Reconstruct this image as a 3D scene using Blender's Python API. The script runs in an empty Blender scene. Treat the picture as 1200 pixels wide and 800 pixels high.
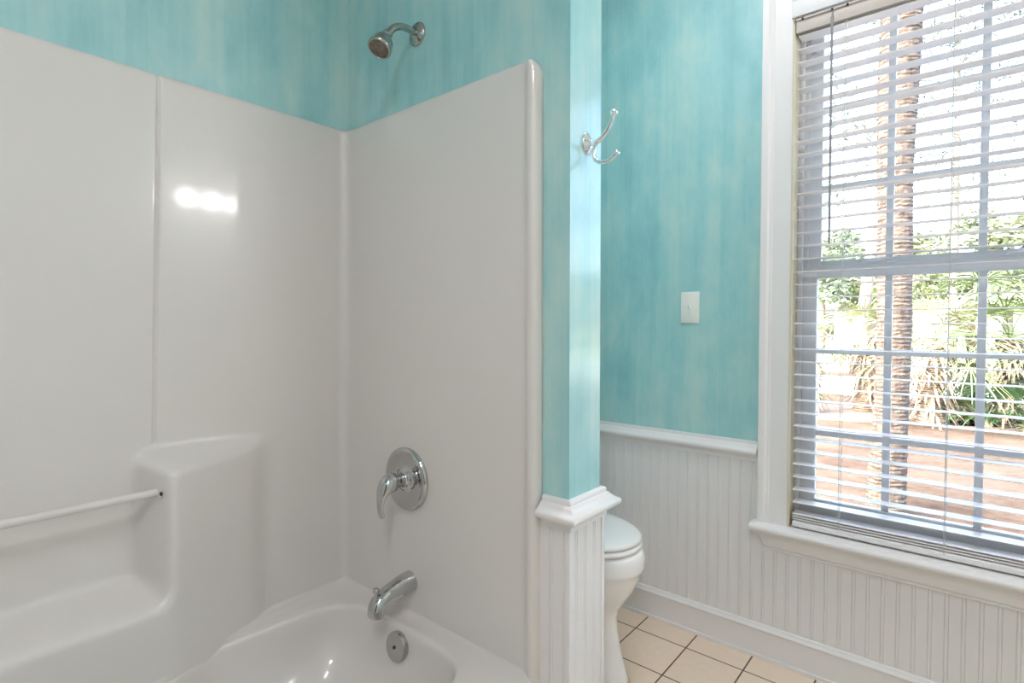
import bpy, bmesh, math, random
import numpy as np
from mathutils import Vector, Matrix
random.seed(7)
C = bpy.context.scene.collection
PI = math.pi

# ------------------------------------------------------------------ materials
def mat(name, col, rough=0.5, metal=0.0, coat=0.0, spec=0.5):
    m = bpy.data.materials.new(name); m.use_nodes = True
    b = m.node_tree.nodes['Principled BSDF']
    b.inputs['Base Color'].default_value = (*col, 1)
    b.inputs['Roughness'].default_value = rough
    b.inputs['Metallic'].default_value = metal
    b.inputs['Coat Weight'].default_value = coat
    b.inputs['Coat Roughness'].default_value = 0.05
    b.inputs['Specular IOR Level'].default_value = spec
    return m
def N(m, t, **kw):
    n = m.node_tree.nodes.new(t)
    for k, v in kw.items():
        if k in n.inputs: n.inputs[k].default_value = v
        else: setattr(n, k, v)
    return n
def L(m, a, b): m.node_tree.links.new(a, b)
def bsdf(m): return m.node_tree.nodes['Principled BSDF']
def noise_vec(m, sx, sy, sz, scale, detail=3, rough=.5, src=None):
    if src is None: src = N(m, 'ShaderNodeNewGeometry').outputs['Position']
    mp = N(m, 'ShaderNodeMapping'); mp.inputs['Scale'].default_value = (sx, sy, sz); L(m, src, mp.inputs['Vector'])
    n = N(m, 'ShaderNodeTexNoise', Scale=scale, Detail=detail, Roughness=rough); L(m, mp.outputs[0], n.inputs['Vector'])
    return n.outputs['Fac']
def ramp(m, fac, stops):
    r = N(m, 'ShaderNodeValToRGB'); e = r.color_ramp.elements
    while len(e) < len(stops): e.new(.5)
    for i, (p, c) in enumerate(stops): e[i].position = p; e[i].color = (*c, 1)
    L(m, fac, r.inputs[0]); return r.outputs[0]
def math_(m, op, a, b=None):
    n = N(m, 'ShaderNodeMath', operation=op)
    for i, v in enumerate((a, b)):
        if v is None: continue
        if isinstance(v, (int, float)): n.inputs[i].default_value = v
        else: L(m, v, n.inputs[i])
    return n.outputs[0]
def bump(m, fac, strength, dist):
    b = N(m, 'ShaderNodeBump', Strength=strength, Distance=dist); L(m, fac, b.inputs['Height'])
    L(m, b.outputs[0], bsdf(m).inputs['Normal'])
def vary(m, c1, c2, scale, sz=(1, 1, 1), bumpd=0.0):
    f = noise_vec(m, *sz, scale, 5, .6)
    L(m, ramp(m, f, [(.3, c1), (.7, c2)]), bsdf(m).inputs['Base Color'])
    if bumpd: bump(m, f, .6, bumpd)
    return m

def make_teal():
    m = mat('teal_strie_paint', (.3, .6, .6), .45, coat=.9); bsdf(m).inputs['Coat Roughness'].default_value = .17
    pos = N(m, 'ShaderNodeNewGeometry').outputs['Position']
    sep = N(m, 'ShaderNodeSeparateXYZ'); L(m, pos, sep.inputs[0])
    h = math_(m, 'ADD', sep.outputs[0], math_(m, 'MULTIPLY', sep.outputs[1], 1.31))
    st = math_(m, 'FLOOR', math_(m, 'DIVIDE', h, .06))
    w1 = N(m, 'ShaderNodeTexWhiteNoise', noise_dimensions='1D'); L(m, st, w1.inputs['W'])
    zz = math_(m, 'FLOOR', math_(m, 'ADD', math_(m, 'DIVIDE', sep.outputs[2], .17), math_(m, 'MULTIPLY', w1.outputs['Value'], 5)))
    w2 = N(m, 'ShaderNodeTexWhiteNoise', noise_dimensions='2D')
    cb = N(m, 'ShaderNodeCombineXYZ'); L(m, st, cb.inputs[0]); L(m, zz, cb.inputs[1]); L(m, cb.outputs[0], w2.inputs['Vector'])
    streak = noise_vec(m, 1, 1, .05, 26, 3, .6, pos)
    blot = noise_vec(m, 1, 1, .55, 7, 4, .62, pos)
    wide = noise_vec(m, 1, 1, .2, 3.2, 2, .5, pos)
    f = math_(m, 'MULTIPLY', blot, .62)
    f = math_(m, 'ADD', f, math_(m, 'MULTIPLY', streak, .30))
    f = math_(m, 'ADD', f, math_(m, 'MULTIPLY', wide, .25))
    f = math_(m, 'ADD', f, math_(m, 'MULTIPLY', w1.outputs['Value'], .07))
    f = math_(m, 'ADD', f, math_(m, 'MULTIPLY', w2.outputs['Value'], .025))
    c = ramp(m, f, [(.42, (.24, .52, .545)), (.60, (.34, .63, .64)), (.74, (.46, .69, .66)), (.86, (.54, .72, .64))])
    L(m, c, bsdf(m).inputs['Base Color'])
    bump(m, streak, .15, .001)
    return m
TEAL = make_teal()
TRIM = mat('white_trim_paint', (.80, .785, .78), .38)
FIB = mat('glossy_fibreglass', (.72, .695, .665), .34, coat=.65)
bsdf(FIB).inputs['Coat Roughness'].default_value = .085
bump(FIB, noise_vec(FIB, 1, 1, 1, 7, 3, .55), .22, .005)
CHROME = mat('chrome', (.56, .56, .56), .06, metal=1)
CHROME_HI = mat('bright_chrome', (.86, .86, .87), .06, metal=1)
CHROME_SH = mat('worn_chrome', (.48, .48, .45), .20, metal=1)
RUB = mat('nozzle_rubber', (.22, .19, .15), .5)
vary(RUB, (.12, .10, .08), (.30, .26, .20), 90)
DARK = mat('dark_recess', (.04, .035, .03), .6)
CER = mat('vitreous_china', (.88, .87, .86), .12, coat=.5)
SEATM = mat('toilet_seat_plastic', (.88, .88, .87), .25)
PLATE = mat('ivory_switch_plastic', (.86, .86, .80), .35)
SLAT = mat('white_blind_slat', (.86, .84, .84), .35)
HEADR = mat('cream_headrail', (.62, .55, .50), .45)
JAMB = mat('cream_jamb_wood', (.70, .62, .45), .5); vary(JAMB, (.62, .54, .38), (.78, .72, .58), 12, (1, 1, .2))
CORD = mat('blind_cord', (.62, .62, .60), .8)
WANDM = mat('grey_clear_wand', (.30, .30, .31), .25)
SASH = mat('sash_paint', (.74, .76, .78), .4)
CEIL = mat('ceiling_paint', (.82, .81, .79), .8)
vary(CEIL, (.80, .79, .77), (.84, .83, .81), 3)
WALLW = mat('pale_wall_paint', (.62, .70, .68), .7)
vary(WALLW, (.58, .68, .66), (.66, .72, .70), 3)
CAULK = mat('caulk', (.62, .5, .33), .6)

def make_tile():
    m = mat('beige_tile', (.7, .6, .5), .3)
    pos = N(m, 'ShaderNodeNewGeometry').outputs['Position']
    mp = N(m, 'ShaderNodeMapping'); mp.inputs['Location'].default_value = (.581 + .2032 * 20, -1.932 + .2032 * 20, 0)
    L(m, pos, mp.inputs[0])
    b = N(m, 'ShaderNodeTexBrick', offset=0.0, squash=1.0)
    b.inputs['Scale'].default_value = 1; b.inputs['Mortar Size'].default_value = .0028; b.inputs['Mortar Smooth'].default_value = .15
    b.inputs['Brick Width'].default_value = .2032; b.inputs['Row Height'].default_value = .2032; b.inputs['Bias'].default_value = 0
    b.inputs['Color1'].default_value = (.80, .66, .52, 1); b.inputs['Color2'].default_value = (.84, .70, .56, 1)
    b.inputs['Mortar'].default_value = (.10, .065, .04, 1)
    L(m, mp.outputs[0], b.inputs['Vector'])
    n = noise_vec(m, 1, 1, 1, 40, 4, .6, pos)
    mx = N(m, 'ShaderNodeMix', data_type='RGBA', blend_type='MULTIPLY'); mx.inputs[0].default_value = .35
    L(m, b.outputs['Color'], mx.inputs[6]); L(m, ramp(m, n, [(.3, (.85, .83, .8)), (.7, (1, 1, 1))]), mx.inputs[7])
    L(m, mx.outputs[2], bsdf(m).inputs['Base Color'])
    inv = math_(m, 'SUBTRACT', 1.0, b.outputs['Fac']); bump(m, inv, .5, .003)
    return m
TILE = make_tile()

def make_glass():
    m = bpy.data.materials.new('window_glass'); m.use_nodes = True
    nt = m.node_tree; nt.nodes.clear()
    o = nt.nodes.new('ShaderNodeOutputMaterial'); t = nt.nodes.new('ShaderNodeBsdfTransparent'); t.inputs[0].default_value = (.95, .97, .97, 1)
    g = nt.nodes.new('ShaderNodeBsdfGlossy'); g.inputs['Roughness'].default_value = .02
    f = nt.nodes.new('ShaderNodeFresnel'); f.inputs[0].default_value = 1.35
    mx = nt.nodes.new('ShaderNodeMixShader')
    nt.links.new(f.outputs[0], mx.inputs[0]); nt.links.new(t.outputs[0], mx.inputs[1]); nt.links.new(g.outputs[0], mx.inputs[2])
    nt.links.new(mx.outputs[0], o.inputs[0]); return m
GLASS = make_glass()
def emis(name, col, s):
    m = mat(name, (.9, .9, .88), .4); b = bsdf(m)
    b.inputs['Emission Color'].default_value = (*col, 1); b.inputs['Emission Strength'].default_value = s; return m
BULB = emis('lit_frosted_bulb', (1, .91, .93), 48)
DOME = emis('lit_frosted_dome', (1, .95, .88), 1.5)

# ------------------------------------------------------------------ mesh helpers
def obj(name, bm, m, parent=None, smooth=False, auto=None):
    me = bpy.data.meshes.new(name)
    bmesh.ops.recalc_face_normals(bm, faces=bm.faces)
    bm.to_mesh(me); bm.free()
    o = bpy.data.objects.new(name, me); C.objects.link(o)
    if m: me.materials.append(m)
    if smooth or auto:
        me.polygons.foreach_set('use_smooth', [True] * len(me.polygons))
        if auto: me.set_sharp_from_angle(angle=math.radians(auto))
    if parent: o.parent = parent
    return o
def tag(o, label, cat, group=None, kind=None):
    o['label'] = label; o['category'] = cat
    if group: o['group'] = group
    if kind: o['kind'] = kind
    return o
def struct(o, label=None, cat=None):
    o['kind'] = 'structure'
    if label: o['label'] = label
    if cat: o['category'] = cat
    return o
def empty(name, loc=(0, 0, 0)):
    o = bpy.data.objects.new(name, None); C.objects.link(o); o.location = loc; o.empty_display_size = .05; return o
def rel(o, parent):
    """parent a mesh built in world coordinates under an empty that stands elsewhere"""
    o.parent = parent; o.location = Vector(o.location) - parent.location; return o
def sub(o, part):
    """a sub-part: its mesh is in world coordinates, like its part's"""
    o.parent = part; return o
def bx(bm, x0, x1, y0, y1, z0, z1, bev=0.0, seg=2):
    vs = [bm.verts.new((x, y, z)) for x in (x0, x1) for y in (y0, y1) for z in (z0, z1)]
    fs = [bm.faces.new([vs[i] for i in q]) for q in ((0, 1, 3, 2), (4, 6, 7, 5), (0, 4, 5, 1), (2, 3, 7, 6), (0, 2, 6, 4), (1, 5, 7, 3))]
    if bev:
        es = list({e for f in fs for e in f.edges})
        bmesh.ops.bevel(bm, geom=es, offset=bev, segments=seg, affect='EDGES', profile=.5)
    return bm
def box(*a, **k): return bx(bmesh.new(), *a, **k)
def loft(bm, rings, closed=True, cap0=False, cap1=False):
    R = [[bm.verts.new(p) for p in r] for r in rings]; n = len(R[0])
    for a, b in zip(R, R[1:]):
        for i in range(n if closed else n - 1):
            j = (i + 1) % n
            bm.faces.new((a[i], a[j], b[j], b[i]))
    if cap0: bm.faces.new(R[0])
    if cap1: bm.faces.new(list(reversed(R[-1])))
    return bm
def spline(pts, k=6):
    P = [Vector(p) for p in pts]; out = []
    Q = [P[0] * 2 - P[1]] + P + [P[-1] * 2 - P[-2]]
    for i in range(1, len(Q) - 2):
        a, b, c, d = Q[i - 1:i + 3]
        for s in range(k):
            t = s / k
            out.append(.5 * ((2 * b) + (c - a) * t + (2 * a - 5 * b + 4 * c - d) * t * t + (3 * b - a - 3 * c + d) * t ** 3))
    out.append(P[-1]); return out
def tube(bm, pts, rad, seg=12, k=6, cap=True, up=None, flat=None, smoothpath=True):
    """sweep a circle (or ellipse, flat = ratio of the second axis) along a smoothed path; rad is a number or one per point"""
    if not hasattr(rad, '__len__'): rad = [rad] * len(pts)
    ext = [(p[0], p[1], p[2]) for p in pts]
    if smoothpath and len(pts) > 2:
        path = spline(ext, k)
        rr = [v.x for v in spline([(r, 0, 0) for r in rad], k)]
        ff = [v.x for v in spline([(r, 0, 0) for r in (flat or [1] * len(pts))], k)]
    else:
        path = [Vector(p) for p in ext]; rr = list(rad); ff = list(flat or [1] * len(pts))
    rings = []; u = None
    for i, p in enumerate(path):
        t = (path[min(i + 1, len(path) - 1)] - path[max(i - 1, 0)]).normalized()
        if u is None:
            a = Vector(up) if up else (Vector((0, 0, 1)) if abs(t.z) < .9 else Vector((1, 0, 0)))
            u = (a - t * a.dot(t)).normalized()
        else: u = (u - t * u.dot(t)).normalized()
        v = t.cross(u); r = max(rr[i], 1e-5)
        rings.append([p + u * (r * math.cos(q) * ff[i]) + v * (r * math.sin(q)) for q in [2 * PI * s / seg for s in range(seg)]])
    return loft(bm, rings, True, cap, cap)
def lathe(bm, prof, origin, axis, seg=48, cap=True):
    """prof: (distance along axis, radius)"""
    ax = Vector(axis).normalized(); a = Vector((0, 0, 1)) if abs(ax.z) < .9 else Vector((1, 0, 0))
    u = (a - ax * a.dot(ax)).normalized(); v = ax.cross(u); o = Vector(origin)
    rings = [[o + ax * h + (u * math.cos(q) + v * math.sin(q)) * max(r, 1e-5) for q in [2 * PI * s / seg for s in range(seg)]] for h, r in prof]
    return loft(bm, rings, True, cap, cap)
def prism(bm, prof, fn, ends):
    """extrude a closed 2-D profile between the two end positions; fn(p, q, e) -> 3-D"""
    return loft(bm, [[fn(p, q, e) for p, q in prof] for e in ends], True, True, True)

# ------------------------------------------------------------------ measured room (metres; camera at 0,0,1.2)
YW, YT = 2.060, 2.055       # plaster of the window wall, face of its panelling
XL = -1.578                 # plaster of the left wall
YE = 1.045                  # plaster of the partition on the tub side
YB = 1.180                  # its back
XE = -.705                  # its end face
XR, YN = 1.25, -1.25        # right wall, wall behind the camera
ZC = 2.74
WX0, WX1, WZ0, WZ1 = -.472, .298, .495, 2.285

struct(obj('floor', box(-1.75, XR + .15, YN - .15, 2.2, -.12, 0), TILE))
struct(obj('ceiling', box(-1.75, XR + .15, YN - .15, 2.2, ZC, ZC + .15), CEIL))
b = bmesh.new()
bx(b, -1.75, WX0, YW, 2.2, 0, ZC); bx(b, WX1, XR + .15, YW, 2.2, 0, ZC)
bx(b, WX0, WX1, YW, 2.2, 0, WZ0 - .03); bx(b, WX0, WX1, YW, 2.2, WZ1 + .012, ZC)
struct(obj('wall_back', b, TEAL))
b = bmesh.new(); bx(b, -1.75, -1.625, YN, YW, 0, 1.80); bx(b, -1.75, XL, YN, YW, 1.80, ZC)
bx(b, -1.625, XL, YB, YW, 0, 1.80)
struct(obj('wall_left', b, TEAL))
struct(obj('wall_right', box(XR, XR + .15, YN, YW, 0, ZC), WALLW))
struct(obj('wall_front', box(-1.75, XR + .15, YN - .15, YN, 0, ZC), WALLW))
b = bmesh.new(); bx(b, -1.625, XE, YE, YB, 0, ZC, 0)
struct(obj('wall_partition', b, TEAL))
struct(obj('wall_foot', box(-1.625, XE, -.62, -.50, 0, ZC), TEAL))

# ---- beadboard, rails, baseboards
BP = [(-.0058, 0), (-.0046, .0026), (-.0034, .0006), (-.0016, -.0004), (.0016, -.0004), (.0034, .0006), (.0046, .0026), (.0058, 0)]
def bead_line(a0, a1, phase=0.0, pitch=.0395):
    out = [(a0, 0)]; k = math.ceil((a0 + .007 - phase) / pitch)
    while phase + k * pitch + .007 < a1:
        out += [(phase + k * pitch + d, e) for d, e in BP]; k += 1
    return out + [(a1, 0)]
def bead_panel(bm, a0, a1, z0, z1, fn, th=.012):
    line = bead_line(a0, a1)
    ring = lambda z: [fn(a, e, z) for a, e in line] + [fn(a1, th, z), fn(a0, th, z)]
    return loft(bm, [ring(z0), ring(z1)], True, True, True)
b = bmesh.new()
fw = lambda a, e, z: (a, YT - .002 + e, z)
bead_panel(b, -1.57, -.545, 0, .74, fw); bead_panel(b, -.545, .375, 0, .44, fw); bead_panel(b, .375, XR - .01, 0, .74, fw)
struct(obj('trim_1', b, TRIM, auto=40))
b = bmesh.new(); bead_panel(b, YE - .006, YB + .006, 0, .745, lambda a, e, z: (XE + .006 - e, a, z))
bead_panel(b, -.786, XE + .006, 0, .745, lambda a, e, z: (a, YE - .008 + e, z), .008)
bead_panel(b, -1.55, XE + .006, 0, .745, lambda a, e, z: (a, YB + .008 - e, z), .008)
bx(b, XE - .002, XE + .009, YE - .0105, YE + .002, 0, .745, .001)   # corner bead
bx(b, XE - .002, XE + .009, YB - .002, YB + .0105, 0, .745, .001)
struct(obj('trim_2', b, TRIM, auto=40))
RAIL = [(0, 0), (.010, 0), (.0125, .004), (.012, .011), (.016, .013), (.021, .019), (.030, .026), (.038, .030), (.0405, .035), (.0400, .042),
        (.034, .047), (.022, .052), (.015, .058), (.0125, .064), (.013, .067), (.0125, .072), (.009, .0735), (0, .0735)]
def rail_pts(face):
    prof = [(d, .072 - .0 + z - .072) for d, z in [(d, .0735 - h) for d, h in RAIL]]
    return prof
def sweep_profile(bm, prof, path, norms, ztop):
    """prof (out, down); path of xy points with outward mitre vectors"""
    rings = [[(x + nx * d, y + ny * d, ztop - h) for d, h in prof] for (x, y), (nx, ny) in zip(path, norms)]
    return loft(bm, rings, True, True, True)
b = bmesh.new()
sweep_profile(b, RAIL, [(-1.575, YT + .004), (-.574, YT + .004)], [(0, -.8), (0, -.8)], .774)
sweep_profile(b, RAIL, [(.402, YT + .004), (XR, YT + .004)], [(0, -.8), (0, -.8)], .774)
o = struct(obj('trim_3', b, TRIM, auto=50))
b = bmesh.new()
sweep_profile(b, RAIL, [(-.775, YE), (XE, YE), (XE, YB), (-1.57, YB)], [(0, -1), (1, -1), (1, 1), (0, 1)], .790)
for v in b.verts:          # the rail on the narrow face stands a little less proud on the tub side
    pass
struct(obj('trim_4', b, TRIM, auto=50))
BASE = [(0, 0), (.018, 0), (.018, .012), (.012, .0125), (.012, .098), (.016, .101), (.0165, .105), (.013, .109), (.008, .113), (.0075, .118), (.004, .122), (0, .122)]
def base_sweep(bm, path, norms):
    return loft(bm, [[(x + nx * d, y + ny * d, h) for d, h in BASE] for (x, y), (nx, ny) in zip(path, norms)], True, True, True)
struct(obj('baseboard_back', base_sweep(bmesh.new(), [(-1.575, YT), (XR, YT)], [(0, -1), (0, -1)]), TRIM, auto=50))
struct(obj('baseboard_partition', base_sweep(bmesh.new(), [(-1.57, YB + .008), (XE + .006, YB + .008), (XE + .006, YE - .008), (-.786, YE - .008)], [(0, 1), (1, 1), (1, -1), (0, -1)]), TRIM, auto=50))
struct(obj('baseboard_right', base_sweep(bmesh.new(), [(XR, YT - .02), (XR, YN)], [(-1, 0), (-1, 0)]), TRIM, auto=50))

# ---- window casing (side and head boards with stepped mouldings)
CAS = [(0, 0), (0, .012), (.004, .016), (.060, .017), (.064, .020), (.070, .0205), (.074, .024), (.080, .028), (.097, .028), (.098, .026), (.098, 0)]
# (distance from opening edge, thickness)
def casing(bm):
    x0, x1, z0, z1 = WX0, WX1, WZ0, WZ1
    pts = [((x0, z0), (-1, 0)), ((x0, z1), (-1, 1)), ((x1, z1), (1, 1)), ((x1, z0), (1, 0))]
    rings = [[(x + nx * d, YT + .003 - t, z + nz * d) for d, t in CAS] for (x, z), (nx, nz) in pts]
    return loft(bm, rings, True, True, True)
struct(obj('trim_5', casing(bmesh.new()), TRIM, auto=35))

win = struct(empty('window_1', (0, YW, WZ0)))
def W(name, bm, m, parent=None, **k):
    o = obj(name, bm, m, None, **k)
    if parent is None: rel(o, win)
    else: o.parent = parent
    return o
b = bmesh.new()   # stool with horns, rounded nose
nose = [(0, .0), (.012, -.001), (.019, -.006), (.022, -.013), (.019, -.021), (.012, -.025), (0, -.026)]
x0, x1 = WX0 - .115, WX1 + .115
prof = [(YT - .040 - d, WZ0 + z) for d, z in nose]
loft(b, [[(x0, y, z) for y, z in [(YT + .002, WZ0)] + prof + [(YT + .002, WZ0 - .026)]], [(x1, y, z) for y, z in [(YT + .002, WZ0)] + prof + [(YT + .002, WZ0 - .026)]]], True, True, True)
bx(b, WX0, WX1, YT, 2.20, WZ0 - .026, WZ0)
W('window_sill', b, TRIM, auto=50)
b = bmesh.new()   # apron, tapered ends, small bead under it
z1, z0 = WZ0 - .026, .400
ap = [(.000, z0), (.011, z0), (.013, z0 + .006), (.011, z0 + .011), (.018, z0 + .014), (.026, z0 + .04), (.030, z1 - .012), (.034, z1), (0, z1)]
loft(b, [[(WX0 - .096 + (z1 - z) * .42 , YT - d, z) for d, z in ap], [(WX1 + .096 - (z1 - z) * .42, YT - d, z) for d, z in ap]], True, True, True)
W('window_apron', b, TRIM, auto=40)
b = bmesh.new()
bx(b, WX0 - .003, WX0 + .004, YT - .014, 2.20, WZ0, WZ1); bx(b, WX1 - .004, WX1 + .003, YT - .014, 2.20, WZ0, WZ1)
W('side_jamb', b, JAMB)
b = bmesh.new()
bx(b, WX0, WX1, YT, 2.20, WZ1 - .004, WZ1 + .012)
for s, xx in ((1, WX0), (-1, WX1)):   # stops beside the sashes
    a0, a1 = sorted((xx + s * .004, xx + s * .020)); bx(b, a0, a1, 2.112, 2.124, WZ0, WZ1, .002)
    a0, a1 = sorted((xx + s * .004, xx + s * .028)); bx(b, a0, a1, 2.158, 2.163, WZ0, WZ1, .001)
W('window_frame', b, SASH, auto=40)
def sash(name, gx0, gx1, gz0, gz1, y0, y1, ox0, ox1, oz0, oz1, mx, mz):
    b = bmesh.new()
    bx(b, ox0, gx0, y0, y1, oz0, oz1, .002); bx(b, gx1, ox1, y0, y1, oz0, oz1, .002)
    bx(b, gx0, gx1, y0, y1, oz0, gz0, .002); bx(b, gx0, gx1, y0, y1, gz1, oz1, .002)
    ym = (y0 + y1) / 2
    for x in mx: bx(b, x - .0105, x + .0105, ym - .011, ym + .011, gz0, gz1, .003)
    for z in mz: bx(b, gx0, gx1, ym - .0095, ym + .0095, z - .0095, z + .0095, .003)
    o = W(name, b, SASH, auto=40)
    g = obj('glass_pane', box(gx0 - .004, gx1 + .004, ym - .0015, ym + .0015, gz0 - .004, gz1 + .004), GLASS); g.parent = o
    return o
low = sash('lower_sash', -.409, .235, .585, 1.352, 2.126, 2.156, WX0 + .004, WX1 - .004, WZ0 + .002, 1.392, (-.204, .026), (1.102, .817))
upp = sash('upper_sash', -.405, .231, 1.415, 2.235, 2.164, 2.192, WX0 + .004, WX1 - .004, 1.372, WZ1 - .004, (-.208, .024), (1.668, 1.940))
for x in (-.24, .115):
    b = bmesh.new(); bx(b, x - .055, x + .055, 2.130, 2.152, 1.392, 1.397, .002); bx(b, x - .038, x + .030, 2.132, 2.150, 1.396, 1.4045, .003)
    tube(b, [(x - .012, 2.140, 1.403), (x + .02, 2.135, 1.408), (x + .045, 2.128, 1.407)], [.006, .005, .004], 8, 4)
    k = obj('sash_lock', b, SASH, None, auto=40); k.parent = low

# ------------------------------------------------------------------ window blind
bl = tag(empty('window_blind', (-.087, 2.075, 2.2)), 'white horizontal slat blind hanging in the tall window, slats open flat', 'blind')
def BL(name, bm, m, **k): return rel(obj(name, bm, m, **k), bl)
b = bmesh.new()
bx(b, -.476, .302, 2.020, 2.029, 2.217, 2.279, .002); bx(b, -.476, -.468, 2.029, 2.05, 2.217, 2.279); bx(b, .294, .302, 2.029, 2.05, 2.217, 2.279)
tube(b, [(-.476, 2.0195, 2.2725), (.302, 2.0195, 2.2725)], .0025, 8, smoothpath=False)
BL('valance', b, SLAT, auto=40)
b = bmesh.new(); bx(b, -.464, .290, 2.034, 2.086, 2.168, 2.214, .002); bx(b, -.464, .290, 2.028, 2.034, 2.207, 2.214)
BL('headrail', b, HEADR, auto=40)
ladx = (-.322, -.050, .205)
b = bmesh.new(); zc = 0
rows = []
for i in range(9):
    t = i / 8 * 2 - 1; rows.append((t * .025, .0009 * (1 - t * t)))
ring = [(y, z + .0011) for y, z in rows] + [(y, z - .0011) for y, z in reversed(rows)]
loft(b, [[(x, 2.070 + y, z) for y, z in ring] for x in (-.459, .285)], True, True, True)
s0 = BL('slat', b, SLAT, auto=50); base_z = s0.location.z
s0.location.z = base_z + .584
for i in range(1, 37):
    c = s0.copy(); C.objects.link(c); c.location.z = base_z + .584 + i * .0438
b = bmesh.new(); bx(b, -.459, .285, 2.043, 2.097, .5005, .520, .004)
BL('bottom_rail', b, SLAT, auto=40)
b = bmesh.new()   # the stacked surplus slats lying on the bottom rail
for z in (.5265, .535, .5435): bx(b, -.459, .285, 2.045, 2.095, z - .0015, z + .0015, .0008)
BL('slat_stack', b, SLAT, auto=40)
for x in ladx:
    b = bmesh.new()
    for y in (2.0435, 2.0965): tube(b, [(x, y, .515), (x, y, 2.17)], .0008, 6, smoothpath=False)
    tube(b, [(x + .004, 2.0425, .515), (x + .0045, 2.0425, 2.17)], .0007, 6, smoothpath=False)
    BL('ladder_cord', b, CORD)
b = bmesh.new(); tube(b, [(-.3585, 2.030, 2.185), (-.3575, 2.031, 1.457)], .0036, 6, smoothpath=False)
tube(b, [(-.3585, 2.034, 2.205), (-.3585, 2.029, 2.198), (-.3585, 2.030, 2.183)], .0018, 6)
BL('tilt_wand', b, WANDM, auto=30)
for x in (-.4445, -.3585, -.316):
    BL('cord_lock', lathe(bmesh.new(), [(0, .0042), (.006, .0042), (.009, .002)], (x, 2.0345, 2.2105), (0, -1, -.4), 12), DARK)

# ------------------------------------------------------------------ one-piece tub and shower surround
tub = tag(empty('shower_tub_unit', (-1.2, .28, 0)), 'glossy white one-piece tub and shower surround in the corner alcove', 'bathtub')
def T(name, bm, m, **k): return rel(obj(name, bm, m, **k), tub)
ZT = 1.824; YF = -.47; YS = 1.025
def sstep(a, b_, x):
    t = np.clip((x - a) / (b_ - a), 0, 1); return t * t * (3 - 2 * t)
def xl(z): return -1.566 - .024 * (ZT - z) / 1.49
# plan path (x, y, kind); y samples are denser by the niche edge
front = [(-.781, YE + .002), (-.782, 1.036), (-.785, 1.027), (-.790, 1.020), (-.797, 1.0165), (-.804, 1.0165), (-.811, 1.019), (-.818, 1.0225), (-.826, 1.0245)]
DROP = [.040, .036, .026, .015, .007, .003, .001, 0, 0]
line = [(x, YS) for x in np.arange(-.834, -1.535, -.012)]
path = front + line
rc = .030
pathL = []
for a in np.linspace(0, PI / 2, 9)[1:]:
    pathL.append(('arc', a))
ys = []
y = YS - rc
while y > YF + rc:
    ys.append(y)
    y -= .002 if .34 < y < .80 else .008
zs = list(np.concatenate([np.arange(.28, .50, .010), np.arange(.50, .60, .004), np.arange(.60, .83, .008), np.arange(.83, .90, .003), np.arange(.90, ZT - .012, .02)])) + [ZT - .012, ZT - .006, ZT - .002, ZT]
def G(y, z):
    wedge = .128 * np.clip((.775 - y) / (.775 - .465), 0, 1)
    wedge = wedge * sstep(.80, .70, y) if y > .70 else wedge
    m_ = sstep(.428, .464, y)
    top = sstep(.874, .842, z) if True else 0
    led = sstep(.562, .530, z)
    slope = (z - .34) / .5
    g1 = m_ * wedge * top
    g2 = .128 * led * (1 if y < .465 else 0)
    g = max(g1, g2)
    if z > .86:
        ysm = .4695 + (z - .87) * .0235
        d = y - ysm
        g += -.0065 * math.exp(-(d / .0036) ** 2) * float(sstep(.86, .90, z)) - .0022 * float(sstep(.002, -.002, d)) * float(sstep(.88, 1.3, z))
    return float(g)
rings = []
for z in zs:
    back = 0.0
    e = ZT - z
    if e < .012: back = .011 * (1 - math.sqrt(max(0, 1 - ((.012 - e) / .012) ** 2)))
    r = []
    for i, (x, yy) in enumerate(front + line):
        r.append((x, yy + back, z - (DROP[i] * float(sstep(ZT - .25, ZT, z)) if i < len(DROP) else 0)))
    X0 = xl(z)
    for k, a in pathL:
        r.append((X0 + rc - rc * math.sin(a) - back, YS - rc + rc * math.cos(a) + back, z))
    for yy in ys: r.append((X0 - back + G(yy, z), yy, z))
    for k, a in reversed(pathL):
        r.append((X0 + rc - rc * math.sin(a) - back, YF + rc - rc * math.cos(a) - back, z))
    for x, yy in reversed(front + line): r.append((x, YF - (yy - YS) - back, z))
    rings.append(r)
# smooth the niche relief slightly so every edge is a moulded radius
A = np.array(rings); nf = len(front) + len(line) + len(pathL)
sl = slice(nf, nf + len(ys)); Z = A[:, sl, 0].copy()
yv = np.array(ys); zv = np.array(zs)
for it in range(80):
    Zs = Z.copy()
    Zs[:, 1:-1] = .25 * Z[:, :-2] + .5 * Z[:, 1:-1] + .25 * Z[:, 2:]
    if it % 3 == 0: Zs[1:-4] = .25 * Zs[:-5] + .5 * Zs[1:-4] + .25 * Zs[2:-3]
    keep = np.outer(zv > .895, np.ones(len(ys), bool)); Z = np.where(keep, Z, Zs)
A[:, sl, 0] = Z
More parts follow.
